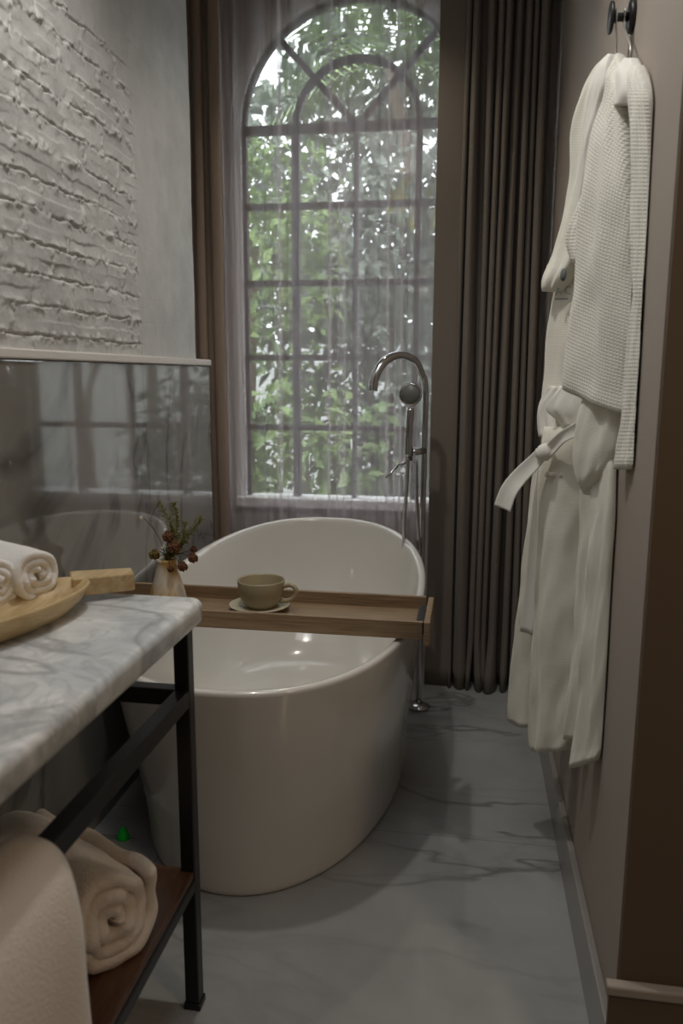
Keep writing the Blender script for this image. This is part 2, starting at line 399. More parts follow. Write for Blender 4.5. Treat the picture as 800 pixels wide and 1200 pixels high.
for dx, t in ((-0.265, 0.016), (0, 0.010), (0.265, 0.012)):
    box('window_bar', (WCX + dx - t, WY + 0.045, Z0 + 0.02), (WCX + dx + t, WY + 0.085, ZS), 'window_iron', win)
strip_xz('window_bar', [(WCX - 0.265*math.cos(math.pi*i/28), ZS + 0.265*math.sin(math.pi*i/28)) for i in range(29)], 0.026, WY + 0.05, WY + 0.08, 'window_iron')
for a in (47, 133):
    strip_xz('window_bar', [(WCX, ZS), (WCX + 0.50*math.cos(R(a)), ZS + 0.50*math.sin(R(a)))], 0.026, WY + 0.05, WY + 0.08, 'window_iron')
gp = [(WCX - 0.5, Z0+0.03)] + [(WCX - 0.5*math.cos(math.pi*i/N), ZS + 0.5*math.sin(math.pi*i/N)) for i in range(N+1)] + [(WCX + 0.5, Z0+0.03)]
n = len(gp)
mesh('window_pane', [(x, WY + 0.062, z) for x, z in gp] + [(x, WY + 0.066, z) for x, z in gp], [tuple(range(n)), tuple(range(2*n-1, n-1, -1))] + [(i, (i+1) % n, n+(i+1) % n, n+i) for i in range(n)], 'clear_glass', win, False)

# ================================================================== CURTAINS
def curtain(name, xa, xb, y0, z0, z1, folds, amp, over, material, label, cat, seed, flat_to=0.0, lean=None, thick=0.0, puddle=0.0, irregular=0.35, nz=40, group=None, vfreq=1.1, sharp=1.0):
    rs = random.Random(seed); ph = [rs.uniform(-1, 1) for _ in range(400)]
    npts = int(folds*16) + 20; rows = []
    for r in range(nz + 1):
        v = r/nz; z = z1 + (z0-z1)*v; row = []
        for i in range(npts + 1):
            t = i/npts
            s = t if flat_to == 0 else max(0.0, (t-flat_to)/(1-flat_to))
            g = s*folds; k = int(g)
            warp = irregular*(noise.noise(Vector((g*0.45, v*vfreq, seed))) )
            th = 2*math.pi*(g + warp)
            a = amp*(0.65 + 0.5*noise.noise(Vector((g*0.8+3, v*1.5*vfreq, seed+4))) + 0.15*v)
            fl = 1.0 if s > 0 else 0.12
            ov = over if vfreq != 0.15 else over*max(0.2, 1 + 3.2*noise.noise(Vector((g*0.75, 0.2*v, seed+9))))
            x = xa + (xb-xa)*t + ov*a*math.sin(2*th)*fl*0.5
            cc = math.cos(th); y = y0 + a*fl*(cc if sharp == 1 else 2*((0.5+0.5*cc)**sharp)-1)
            if lean: x += lean(t, v)
            if puddle and v > 0.93:
                u = (v-0.93)/0.07; x += puddle*0.6*u*noise.noise(Vector((g*1.3, 1, seed))); y += -puddle*u*(0.6+noise.noise(Vector((g*0.9, 5, seed))))
            row.append(Vector((x, y, z)))
        rows.append(row)
    o = loft(name, rows, material, None, close=False)
    if thick:
        s_ = o.modifiers.new('thickness', 'SOLIDIFY'); s_.thickness = thick
    return tag(o, label, cat, group)
curtain('drape', -0.150, 0.262, 3.20, 0.004, 2.90, 9, 0.06, 0.22, 'drape_cloth', 'floor-length dark taupe drape in deep folds right of the window', 'curtain', 3, flat_to=0.24, thick=0.003, puddle=0.05, irregular=1.15, vfreq=0.6, sharp=0.8)
curtain('drape', -1.30, -1.02, 3.235, 0.02, 2.90, 3.6, 0.030, 0.8, 'drape_brown', 'narrow brown drape drawn back at the left edge of the window', 'curtain', 11, thick=0.003)
curtain('sheer_curtain', -1.06, -0.05, 3.325, 0.02, 2.90, 12, 0.030, 0.62, 'sheer_voile', 'translucent mauve sheer curtain hanging across the arched window', 'curtain', 5, irregular=1.1, nz=30, vfreq=0.15,
        lean=lambda t, v: 0.02*math.sin(t*9+2)*v)
rod = tube('curtain_rod', [(-1.38, 3.24, 2.905), (0.28, 3.24, 2.905)], 0.012, 'black_metal')
tag(rod, 'dark curtain rod above the window carrying the drapes', 'curtain rod')

# ================================================================== BATHTUB
CX, CY, TA, TB, TE = -0.556, 2.36, 0.437, 0.781, 2.377
def rimz(y): return 0.602 + 0.117*max(0, min(1, (y-(CY-TB))/(2*TB)))**1.93
def sup(cx, cy, a, b, e, zf, n=120):
    out = []
    for i in range(n):
        t = 2*math.pi*i/n; c, s = math.cos(t), math.sin(t)
        x = cx + a*math.copysign(abs(c)**(2/e), c); y = cy + b*math.copysign(abs(s)**(2/e), s)
        out.append(Vector((x, y, zf(x, y))))
    return out
tub = empty('bathtub', (CX, CY, 0), 'white oval freestanding slipper bathtub in front of the arched window', 'bathtub')
rings = []
BA, BB, BCY, BCX = 0.397, 0.757, 2.46, -0.572
def L(a, b, t): return a + (b-a)*t
# outer skin from the floor up to the rim
for t, f in ((0.0, -0.05), (0.012, 0.0), (0.03, 0.01), (0.1, 0.035), (0.2, 0.10), (0.35, 0.26), (0.5, 0.46), (0.65, 0.65), (0.8, 0.83), (0.92, 0.93), (0.975, 1.0)):
    rings.append(sup(L(BCX, CX, f), L(BCY, CY, f), L(BA, TA, f) - (0.0 if f >= 0 else 0.0), L(BB, TB, f), L(2.07, TE, max(0, f)), lambda x, y, t=t: rimz(y)*t))
for ins, dz in ((-0.001, -0.006), (0.003, -0.001), (0.010, 0.0), (0.018, -0.001), (0.023, -0.006), (0.026, -0.02)):
    rings.append(sup(CX, CY, TA-ins, TB-ins, TE, lambda x, y, dz=dz: rimz(y) + dz))
for sa, sb, t in ((0.928, 0.945, 0.88), (0.908, 0.89, 0.72), (0.87, 0.82, 0.55), (0.81, 0.74, 0.40), (0.72, 0.66, 0.31), (0.57, 0.54, 0.27), (0.3, 0.32, 0.255), (0.02, 0.03, 0.25)):
    rings.append(sup(CX, CY + 0.01, TA*sa, TB*sb, 2.3, lambda x, y, t=t: L(rimz(y)*t, 0.602*t, 0.7)))
loft('basin', rings, 'tub_acrylic', tub)
lathe('drain', [(0.0, 0.0), (0.033, 0.0), (0.033, 0.004), (0.02, 0.007), (0, 0.007)], 'chrome', tub, (CX, CY + 0.1, 0.147))

# ================================================================== BATH TRAY
TZ0, TZ1, TY0, TY1, TXL, TXR = 0.620, 0.668, 1.955, 2.205, -1.022, -0.100
tray = empty('bath_tray', (CX, 2.09, TZ0), 'long oak bath tray with raised edges laid across the bathtub rim', 'tray')
bev(box('board', (TXL + 0.01, TY0 + 0.012, TZ0), (TXR - 0.012, TY1 - 0.012, TZ0 + 0.012), 'oak', tray), 0.001)
bev(box('side_rail', (TXL, TY0, TZ0), (TXR, TY0 + 0.014, TZ1), 'oak', tray), 0.002)
bev(box('side_rail', (TXL, TY1 - 0.014, TZ0), (TXR - 0.004, TY1, TZ1), 'oak', tray), 0.002)
bev(box('end_plate', (TXR + 0.004, TY0 - 0.02, TZ0 - 0.012), (TXR + 0.020, TY1 - 0.03, TZ1 + 0.006), 'oak', tray), 0.003)
bev(box('end_plate', (TXL - 0.006, TY0, TZ0), (TXL, TY1, TZ1), 'oak', tray), 0.002)
box('slide_bracket', (TXR - 0.02, TY0 + 0.03, TZ0 + 0.004), (TXR + 0.005, TY1 - 0.06, TZ1 - 0.012), 'black_metal', tray, bevel=0.001)

# cup and saucer
cx, cy, cz = -0.577, 2.105, TZ0 + 0.0125
sau = lathe('saucer', [(0, 0), (0.045, 0), (0.05, 0.004), (0.085, 0.014), (0.088, 0.017), (0.085, 0.0185), (0.05, 0.009), (0.0, 0.008)], 'stoneware_light', None, (cx, cy, cz), 48)
tag(sau, 'pale beige stoneware saucer under the cup on the bath tray', 'saucer')
cup = empty('cup', (cx, cy, cz + 0.0085), 'wide beige stoneware cup sitting on the saucer on the bath tray', 'cup')
cupc = (cx + 0.005, cy, cz + 0.0085)
lathe('cup_body', [(0, 0), (0.036, 0), (0.038, 0.003), (0.050, 0.012), (0.060, 0.028), (0.0655, 0.050), (0.068, 0.078), (0.0675, 0.081), (0.065, 0.081), (0.0635, 0.077), (0.061, 0.050), (0.055, 0.028), (0.044, 0.014), (0.0, 0.010)], 'stoneware', cup, cupc, 56)
hd = [(0.064, 0, 0.062), (0.085, -0.002, 0.069), (0.102, -0.004, 0.060), (0.104, -0.004, 0.044), (0.092, -0.003, 0.028), (0.070, -0.001, 0.021), (0.053, 0, 0.020)]
tube('handle', [Vector(p) + Vector(cupc) for p in smoothpath(hd, 6)], 0.0068, 'stoneware', cup, 12)

# vase with dried stems
vx, vy, vz = -0.848, 2.09, TZ0 + 0.0125
vase = lathe('vase', [(0, 0), (0.050, 0), (0.055, 0.005), (0.056, 0.015), (0.050, 0.045), (0.038, 0.085), (0.031, 0.115), (0.0305, 0.135), (0.033, 0.143), (0.030, 0.143), (0.027, 0.134), (0.027, 0.11), (0.034, 0.08), (0.044, 0.04), (0.048, 0.012), (0, 0.008)], 'vase_glaze', None, (vx, vy, vz), 40)
tag(vase, 'small flared cream and amber glazed vase on the bath tray', 'vase')
mouth = Vector((vx, vy, vz + 0.13)); low = Vector((vx, vy, vz + 0.02))
def vp(px, py, dy=0.0): return aty(px, py, vy + dy)
def fern(name, pts, label, seed, ln=0.025):
    rs = random.Random(seed); P = smoothpath([low, mouth] + pts, 10)
    rt = empty(name, tuple(low), label, 'plant', None)
    tube('stem', P, 0.0012, 'fern_green', rt, 6)
    V = []; F = []
    for i in range(10, len(P)-1):
        t = (P[i+1] - P[i]).normalized(); fr_ = (i-10)/(len(P)-10)
        for k in range(6):
            d = Vector((rs.uniform(-1, 1), rs.uniform(-1, 1), rs.uniform(-0.6, 1))); d = (d - t*d.dot(t)).normalized()
            d = (d + t*rs.uniform(0.3, 0.9)).normalized(); l_ = ln*rs.uniform(0.7, 1.2)*(1.0 - 0.4*fr_)
            s = d.cross(Vector((rs.random(), rs.random(), rs.random()))).normalized()*0.0018; u = d.cross(s).normalized()*0.0013
            b = P[i] + (P[i+1]-P[i])*rs.random(); e = b + d*l_; mid = b + d*l_*0.5
            k0 = len(V); V += [b, mid + s, mid + u, mid - s, mid - u, e]
            F += [(k0, k0+1, k0+2), (k0, k0+2, k0+3), (k0, k0+3, k0+4), (k0, k0+4, k0+1), (k0+5, k0+2, k0+1), (k0+5, k0+3, k0+2), (k0+5, k0+4, k0+3), (k0+5, k0+1, k0+4)]
    mesh('needles', V, F, 'fern_green', rt)
fern('fern_sprig', [vp(201, 640), vp(199, 615, -.01), vp(186, 590, 0)], 'tallest feathery green sprig in the vase, leaning left at its tip', 1)
fern('fern_sprig', [vp(205, 640), vp(207, 615, .01), vp(204, 590, .02)], 'upright feathery green sprig at the middle of the vase', 2)
fern('fern_sprig', [vp(210, 642), vp(222, 625, -.01), vp(236, 607, 0)], 'feathery green sprig bending right out of the vase', 3)
fern('fern_sprig', [vp(208, 645), vp(214, 632, -.02), vp(217, 612, -.02)], 'short feathery green sprig inside the fork of the bouquet', 4, 0.016)
def thistle(px, py, dy, rad, mt, label):
    c = vp(px, py, dy); rt = empty('dried_thistle', tuple(low), label, 'dried flower', 'dried thistle heads in the vase')
    mid = mouth.lerp(c, 0.45) + Vector((0, 0, 0.022 if py > 645 else 0.008))
    tube('stem', smoothpath([low, mouth, mid, c], 6), 0.0010, 'twig', rt, 6)
    bm = bmesh.new(); bmesh.ops.create_icosphere(bm, subdivisions=3, radius=rad)
    for i, v_ in enumerate(bm.verts):
        v_.co *= (1.22 if i % 3 == 0 else 0.86) + random.uniform(-.05, .05)
        v_.co += c
    me = bpy.data.meshes.new('seed_head'); bm.to_mesh(me); bm.free()
    link('seed_head', me, mt, rt, False)
for a in ((197, 629, -.02, .015, 'seed_brown', 'large dark brown dried thistle head above the vase mouth'),
          (204, 641, -.03, .016, 'seed_brown', 'brown dried thistle head resting just above the vase rim'),
          (181, 650, -.01, .014, 'seed_olive', 'olive dried thistle head hanging left of the vase neck'),
          (226, 654, -.01, .013, 'seed_brown', 'dried thistle head right of the vase neck, lower of the right pair'),
          (227, 644, .01, .009, 'seed_brown', 'small dried thistle head furthest right, above its twin'),
          (214, 664, -.035, .013, 'seed_brown', 'rust brown dried thistle head drooping against the vase shoulder'),
          (200, 667, -.045, .009, 'seed_brown', 'tiny dark dried thistle head drooping over the vase body')):
    thistle(*a)
tw = empty('bud_twig', tuple(low), 'thin forked twig with pale buds leaning left from the vase', 'dried flower')
tube('stem', smoothpath([low, mouth, vp(187, 632), vp(176, 615), vp(168, 607)], 6), 0.0011, 'twig', tw, 6)
tube('stem', smoothpath([vp(187, 632), vp(177, 612), vp(178, 604), vp(186, 590)], 6), 0.0009, 'twig', tw, 6)
for px, py in ((165, 607), (190, 643)):
    lathe('bud', [(0, -.005), (.004, -.003), (.0055, .001), (.0035, .005), (0, .006)], 'bud_white', tw, vp(px, py), 12)

# ================================================================== FAUCET
fx, fy = aty(496, 560, 2.93).x, 2.93
fa = empty('bath_faucet', (fx, fy, 0), 'tall chrome floor-standing tub faucet with curved spout behind the bathtub', 'faucet')
lathe('floor_flange', [(0, 0), (0.045, 0), (0.045, 0.008), (0.02, 0.02), (0, 0.02)], 'chrome', fa, (fx, fy, 0.001))
top = aty(497, 440, 2.93)
end = aty(437, 458, 2.78); ap = aty(468, 416, 2.86)
sp = [Vector((fx, fy, 0.02)), Vector((fx, fy, 0.5)), Vector((fx, fy, 1.0)), Vector((fx, fy, top.z - 0.05)), aty(494, 438, 2.925), aty(485, 422, 2.90), ap, aty(451, 423, 2.81), aty(440, 440, 2.785), end]
tube('riser_pipe', smoothpath(sp, 10), [0.0115]*35 + [0.0115+0.0045*min(1,k/30) for k in range(len(sp)*10-9-35)], 'chrome', fa, 16)
b0 = aty(483, 530, 2.86); b1 = Vector((fx, fy, b0.z))
tube('valve_body', [b1, b0], 0.014, 'chrome', fa, 16)
tube('valve_body', [b0 + Vector((-.012, 0, -.03)), b0 + Vector((-.012, 0, .02))], 0.013, 'dark_chrome', fa, 16)
tube('lever', [aty(466, 546, 2.85), aty(452, 560, 2.82)], [0.005, 0.004], 'chrome', fa, 8)
tube('lever', [b0 + Vector((-.012, 0, -.03)), aty(466, 546, 2.85)], 0.006, 'chrome', fa, 8)
hs = empty('hand_shower', tuple(b0), 'round chrome hand shower resting in the cradle of the tub faucet', 'hand shower')
hc = aty(481, 462, 2.83)
tube('handle', smoothpath([aty(478, 535, 2.84), aty(479, 505, 2.84), aty(481, 478, 2.845)], 5), 0.0135, 'chrome', hs, 14)
q = (Vector((0, 0, H)) - hc + Vector((-0.5, 0, -0.3))).to_track_quat('Z', 'Y')
lathe('shower_head', [(0, -.03), (.020, -.028), (.034, -.012), (.042, -.004), (.042, .004), (.038, .007), (.030, .007), (0, .005)], 'chrome', hs, hc, 36, q.to_matrix())
lathe('spray_face', [(0, 0), (.034, 0), (.034, .003), (.025, .0032), (.024, .0045), (0, .0045)], 'spray_grey', hs, hc + q @ Vector((0, 0, .006)), 30, q.to_matrix())
tube('hose', smoothpath([aty(478, 536, 2.84), aty(476, 575, 2.86), aty(473, 625, 2.88), Vector((fx - .06, 2.93, .45)), Vector((fx - .01, 2.95, .38)), Vector((fx, 2.90, .5)), aty(488, 580, 2.90), aty(487, 540, 2.88)], 10), 0.007, 'chrome', hs, 10)

# ================================================================== WASHSTAND
sx, sy, ct = -0.487, 1.388, 0.88
st = empty('vanity_table', (-0.75, 0.75, 0), 'marble-topped washstand on a black metal frame with a low wooden shelf', 'vanity table')
bm = bmesh.new()
outl = [(LX + 0.001, -0.6), (sx, -0.6)]
for i in range(9):
    a = i/8*math.pi/2; outl.append((sx - 0.028 + 0.028*math.cos(a), sy - 0.028 + 0.028*math.sin(a)))
outl.append((LX + 0.001, sy))
vs = [bm.verts.new((x, y, 0.832)) for x, y in outl]; f = bm.faces.new(vs)
ex = bmesh.ops.extrude_face_region(bm, geom=[f]); bmesh.ops.translate(bm, verts=[g for g in ex['geom'] if isinstance(g, bmesh.types.BMVert)], vec=(0, 0, ct - 0.832))
bmesh.ops.recalc_face_normals(bm, faces=bm.faces)
me = bpy.data.meshes.new('marble_top'); bm.to_mesh(me); bm.free()
o = link('marble_top', me, 'counter_marble', st, True); b_ = o.modifiers.new('b', 'BEVEL'); b_.width = 0.014; b_.segments = 5; b_.limit_method = 'ANGLE'; b_.angle_limit = R(50)
T = 0.030
def bar(name, lo, hi, mt='black_metal'): return bev(box(name, lo, hi, mt, st), 0.0025)
xf = -0.527; xb = -0.97; ye = 1.365; yn = -0.5
for (x, y) in ((xf, ye), (xb, ye), (xf, yn), (xb, yn)):
    o = bar('leg', (x - T/2, y - T/2, 0.014), (x + T/2, y + T/2, 0.832))
    box('foot', (x - T/2 - .003, y - T/2 - .003, 0.0), (x + T/2 + .003, y + T/2 + .003, 0.014), 'black_metal', st, bevel=0.002)
for x in (xf, xb): bar('rail', (x - T/2, yn + T/2, 0.668), (x + T/2, ye - T/2, 0.702))
for y in (ye, yn): bar('rail', (xb + T/2, y - T/2, 0.668), (xf - T/2, y + T/2, 0.702))
for x in (xf, xb): bar('shelf_frame', (x - T/2, yn + T/2, 0.275), (x + T/2, ye - T/2, 0.300))
for y in (ye, yn): bar('shelf_frame', (xb + T/2, y - T/2, 0.275), (xf - T/2, y + T/2, 0.300))
bar('shelf', (xb - T/2, yn + T/2 + .001, 0.3005), (xf + T/2 - .003, ye + T/2 - .016, 0.316), 'walnut')

# dough bowl with handle
ax = Vector((0.36, 0.933, 0)).normalized(); sd = Vector((ax.y, -ax.x, 0))
tip = Vector((-0.694, 1.318, 0)); blen = 0.46; bowl_c = tip - ax*blen/2
bw = empty('wooden_bowl', (bowl_c.x, bowl_c.y, ct), 'long pale wooden dough bowl with a block handle holding rolled towels on the counter', 'bowl')
def ell(a, b, z, e=1.8, n=72, sh=0):
    out = []
    for i in range(n):
        t = 2*math.pi*i/n; c_, s_ = math.cos(t), math.sin(t)
        out.append(bowl_c + ax*(a*math.copysign(abs(c_)**(2/e), c_) + sh) + sd*(b*math.copysign(abs(s_)**(2/e), s_)) + Vector((0, 0, z)))
    return out
loft('bowl_body', [ell(.15, .05, ct+.001), ell(.185, .075, ct+.006), ell(.21, .088, ct+.022), ell(.228, .098, ct+.045), ell(.224, .094, ct+.048), ell(.205, .080, ct+.030), ell(.17, .06, ct+.016), ell(.05, .02, ct+.013)], 'bowl_wood', bw)
# handle block: from the tip, towards the far end of the counter
hA = Vector((-0.712, 1.335, 0)); hB = Vector((-0.632, 1.385, 0))
hdv = (hB - hA).normalized(); hs_ = Vector((hdv.y, -hdv.x, 0))
V = []
for p, wd, z0, z1 in ((hA - hdv*0.02, .034, ct+.014, ct+.0475), (hA + hdv*.02, .030, ct+.012, ct+.047), (hB, .024, ct+.012, ct+.046)):
    for s, z in ((1, z0), (1, z1), (-1, z1), (-1, z0)): V.append(p + hs_*wd*s + Vector((0, 0, z)))
bev(mesh('handle', V, [(0, 1, 2, 3), (8, 11, 10, 9)] + [(i*4+k, i*4+(k+1) % 4, (i+1)*4+(k+1) % 4, (i+1)*4+k) for i in range(2) for k in range(4)], 'bowl_wood', bw, False), 0.003)

def rolled_towel(name, c, axis, rad, length, turns, th, mt, label, cat, group=None, lump=0.004, seed=0, sag=0.0):
    """one sheet of cloth wound into a spiral; c = centre of the near end face, axis points from it into the roll"""
    ax_ = axis.normalized(); u = ax_.cross(Vector((0, 0, 1))).normalized(); w_ = u.cross(ax_)
    if w_.z < 0: w_ = -w_
    ns = int(turns*36); nl = 16; pitch = rad/(turns + 0.35)
    V = []; F = []
    for s in range(2):
        for i in range(ns + 1):
            th_ = 2*math.pi*turns*i/ns; r = pitch*0.35 + pitch*turns*i/ns + (s-0.5)*th
            for k in range(nl + 1):
                l_ = k/nl
                nn = noise.noise(Vector((math.cos(th_)*2, math.sin(th_)*2 + i/36, l_*3 + seed)))
                n2 = noise.noise(Vector((th_*1.1, seed, l_*9)))
                rr = r + lump*nn*(i/ns) + (0.35*lump*n2) + 0.16*lump*noise.noise(Vector((math.cos(th_)*9 + i/30, math.sin(th_)*9, l_*22 + seed)))
                endo = (0.006*noise.noise(Vector((th_*0.8, seed+3, 0))) + 0.004*math.sin(th_*3.1+seed))*(1 - l_)*(lump/0.004)**0.5 + 0.25*lump*noise.noise(Vector((th_*5, s*3, seed)))*(1-l_)
                if l_ == 0 or l_ == 1: rr += (-0.03*th if s == 1 else 0.03*th)
                P = c + ax_*(length*l_ + endo) + u*math.cos(th_ - 1.2)*rr + w_*math.sin(th_ - 1.2)*rr*(1 - sag)
                V.append(P)
    n1 = (ns+1)*(nl+1); idx = lambda s, i, k: s*n1 + i*(nl+1) + k
    for s in range(2):
        for i in range(ns):
            for k in range(nl):
                F.append((idx(s, i, k), idx(s, i+1, k), idx(s, i+1, k+1), idx(s, i, k+1)))
    for i in range(ns):
        F.append((idx(0, i, 0), idx(0, i+1, 0), idx(1, i+1, 0), idx(1, i, 0))); F.append((idx(0, i, nl), idx(0, i+1, nl), idx(1, i+1, nl), idx(1, i, nl)))
    for k in range(nl):
        F.append((idx(0, 0, k), idx(0, 0, k+1), idx(1, 0, k+1), idx(1, 0, k))); F.append((idx(0, ns, k), idx(0, ns, k+1), idx(1, ns, k+1), idx(1, ns, k)))
    o = mesh(name, V, F, mt); ss = o.modifiers.new('s', 'SUBSURF'); ss.levels = 1; ss.render_levels = 1
    return tag(o, label, cat, group)
ra = Vector((-0.80, 0.42, 0.0))
t1 = atz(47, 674, ct + 0.062); t0 = atz(2, 684, ct + 0.060)
rolled_towel('rolled_towel', t1, ra, 0.047, 0.17, 3.1, 0.0152, 'towel_white', 'small white rolled towel in the wooden bowl, nearest the bowl handle', 'towel', 'small rolled towels in the wooden bowl', 0.003, 2)
rolled_towel('rolled_towel', t0 + Vector((-.005, -.0, 0)), ra, 0.044, 0.17, 3.1, 0.0145, 'towel_white', 'small white rolled towel in the wooden bowl, cut off by the left edge', 'towel', 'small rolled towels in the wooden bowl', 0.003, 5)
ra2 = Vector((-0.86, 0.46, 0.0))
rolled_towel('rolled_towel', Vector((-0.552, 1.088, 0.316 + 0.083)), ra2, 0.086, 0.34, 3.3, 0.0275, 'towel_cream', 'large fluffy cream bath towel rolled up on the wooden shelf below', 'towel', None, 0.015, 9)

# towel draped over the front rail
prof = []
def drape_ring(y, bulge):
    pts_o = [(-0.455, 0.30), (-0.456, 0.45), (-0.462, 0.58), (-0.470, 0.65), (-0.484, 0.688), (-0.507, 0.713), (-0.54, 0.722), (-0.577, 0.708), (-0.610, 0.66), (-0.622, 0.60), (-0.625, 0.50)]
    pts_i = [(-0.604, 0.50), (-0.60, 0.60), (-0.59, 0.66), (-0.565, 0.700), (-0.535, 0.7065), (-0.512, 0.7045), (-0.507, 0.69), (-0.506, 0.65), (-0.494, 0.58), (-0.492, 0.45), (-0.490, 0.30)]
    out = []
    for i, (x, z) in enumerate(smoothpath([(a, 0, b) for a, b in pts_o], 4) and [(p.x, p.z) for p in smoothpath([(a, 0, b) for a, b in pts_o], 4)]):
        nn = noise.noise(Vector((x*6, y*5, z*6))); out.append(Vector((x + 0.006*nn*bulge + (0.5-z)*0.02*(z < 0.5), y, z + 0.004*nn)))
    for (x, z) in [(p.x, p.z) for p in smoothpath([(a, 0, b) for a, b in pts_i], 4)]:
        out.append(Vector((x, y, z)))
    return out
rings = []
yA, yB = 0.30, 0.838
for k in range(26):
    t = k/25; y = L(yA, yB, t); edge = min(1, min(t, 1-t)*12)
    r = drape_ring(y, 1); n = len(r)//2
    if edge < 1:
        r2 = []
        for i, p in enumerate(r):
            opp = r[len(r)-1-i]; mid = (p+opp)/2; r2.append(mid + (p-mid)*(0.35 + 0.65*math.sqrt(edge)))
        r = r2
    rings.append([p + Vector((0, 0.01*noise.noise(Vector((p.z*4, 1, 2)))*(t > .5), 0)) for p in r])
o = loft('draped_towel', rings, 'towel_flat')
tag(o, 'thick folded cream towel hanging over the washstand front rail, nearest the viewer', 'towel')

# small green thing on the floor by the tub
g = aty(140, 968, 1.72)
gl = Vector((-0.865, 1.78, 0.0))

# ================================================================== HOOK, HANGERS, ROBES
hk = empty('robe_hook', (WX, 1.76, 1.975), 'black round-plate wall hook above the bathrobes on the right wall', 'hook')
QX = Vector((-1, 0, 0)).to_track_quat('Z', 'Y').to_matrix()
hc0 = aty(744, 19, 1.75); hc0.x = WX
lathe('wall_plate', [(0, 0), (.030, 0), (.030, .007), (.028, .010), (0, .010)], 'black_metal', hk, hc0, 32, QX)
tube('peg', [hc0 + Vector((-.01, 0, 0)), hc0 + Vector((-.042, 0, 0))], 0.008, 'black_metal', hk, 16)
lathe('end_disc', [(0, 0), (.027, 0), (.029, .002), (.029, .005), (.026, .007), (0, .007)], 'black_metal', hk, hc0 + Vector((-.040, 0, 0)), 32, QX)

def lerp_rows(rows, py):
    for a, b in zip(rows, rows[1:]):
        if a[0] <= py <= b[0]:
            t = (py-a[0])/(b[0]-a[0]); return [x + (y-x)*t for x, y in zip(a[1:], b[1:])]
    return list(rows[-1][1:])
def cloth(name, rows, mt, parent, thick=0.02, folds=0, famp=0.006, seed=0, drow=6, n=56, slant=0.0, smoothr=True, hem=0.0):
    """a hanging volume of cloth. rows: (height mark, left mark, right mark, depth of left edge, depth of right edge)"""
    pys = np.arange(rows[0][0], rows[-1][0] + 0.1, drow); rings = []; uv = []
    keys = np.array([r[0] for r in rows], float); vals = np.array([r[1:] for r in rows], float)
    prevc = None; vlen = 0
    for py in pys:
        # smooth interpolation
        xl, xr, yl, yr = [np.mean([np.interp(py + d, keys, vals[:, k]) for d in ((-9, -4.5, 0, 4.5, 9) if smoothr else (0,))]) for k in range(4)]
        Lp = aty(xl, py, yl); Rp = aty(xr, py, yr)
        d = Rp - Lp; dh = Vector((d.x, d.y, 0)); wd = dh.length
        cm = (Lp+Rp)/2; nrm = Vector((-dh.y, dh.x, 0)).normalized()
        if nrm.dot(Vector((0, 0, H)) - Vector((cm.x, cm.y, H))) < 0: nrm = -nrm       # towards the viewer's side of the room
        if prevc is not None: vlen += (cm - prevc).length
        prevc = cm.copy()
        e0 = min(1.0, (py-pys[0])/18 + 0.25) if len(pys) > 1 else 1
        th = thick*math.sqrt(min(1, e0))
        th = min(th, wd*0.5)
        v_ = (py-pys[0])/(pys[-1]-pys[0])
        ring = []
        for i in range(n):
            a = 2*math.pi*i/n; ca, sa = math.cos(a), math.sin(a)
            u = 0.5 + 0.5*math.copysign(abs(ca)**0.75, ca)
            dn = math.copysign(abs(sa)**0.9, sa)*th
            fd = 0
            if folds and sa > 0: fd = famp*(0.3 + v_)*math.sin(2*math.pi*folds*u + seed + 1.5*noise.noise(Vector((u*2, v_*2, seed))))*math.sin(math.pi*min(max(u, 0), 1))
            nn = (noise.noise(Vector((u*3 + seed, vlen*7, seed*1.7)))*0.006 + noise.noise(Vector((u*5 + vlen*9, vlen*5 - u*2, seed*2.7)))*0.0055 + noise.noise(Vector((u*11 - vlen*16, vlen*9, seed*1.1)))*0.0025)*min(1, sa+1)
            if hem and py > pys[-1] - hem and sa > 0: fd += 0.002
            p = Lp.lerp(Rp, u) + nrm*(dn + fd + nn) + Vector((0, 0, slant*(u-0.5)))
            if p.x > WX - 0.004: p.x = WX - 0.004
            ring.append(p); uv.append((u*wd + (0 if sa > 0 else 3), vlen))
        rings.append(ring)
    o = loft(name, rings, mt, parent, uv=uv); return o

# first robe: the one towards the window
rbA = empty('bathrobe', (0.2, 1.95, 0.35), 'white bathrobe with tied belt and grey embroidery, on the window side of the wall hook', 'bathrobe', 'white bathrobes on the wall hook')
cloth('sleeve', [(66, 717, 726, 1.80, 1.78), (78, 706, 728, 1.84, 1.78), (100, 692, 726, 1.88, 1.78), (135, 679, 722, 1.93, 1.80), (160, 676, 716, 1.95, 1.82), (210, 675, 706, 1.97, 1.84), (240, 669, 700, 1.98, 1.86), (270, 661, 690, 1.99, 1.88), (300, 652, 680, 2.0, 1.90), (325, 641, 668, 2.0, 1.92), (334, 639, 660, 2.0, 1.94), (345, 646, 655, 2.0, 1.96)], 'ribbed_cloth', rbA, 0.028, 2, 0.005, 1)
cloth('robe_body', [(150, 690, 735, 1.98, 1.86), (300, 668, 720, 2.02, 1.88), (345, 649, 705, 2.04, 1.88), (400, 641, 705, 2.04, 1.88), (440, 638, 705, 2.04, 1.88), (470, 636, 700, 2.03, 1.88), (520, 637, 700, 2.03, 1.88), (560, 632, 700, 2.02, 1.88), (600, 630, 700, 2.02, 1.88)], 'ribbed_cloth', rbA, 0.026, 2, 0.005, 2)
cloth('skirt_panel', [(530, 628, 660, 2.05, 1.99), (600, 620, 655, 2.07, 1.99), (700, 609, 648, 2.08, 2.0), (800, 598, 640, 2.09, 2.02), (838, 594, 636, 2.09, 2.02), (852, 597, 634, 2.09, 2.02)], 'ribbed_cloth', rbA, 0.018, 1.5, 0.006, 3, hem=12, slant=-0.02)
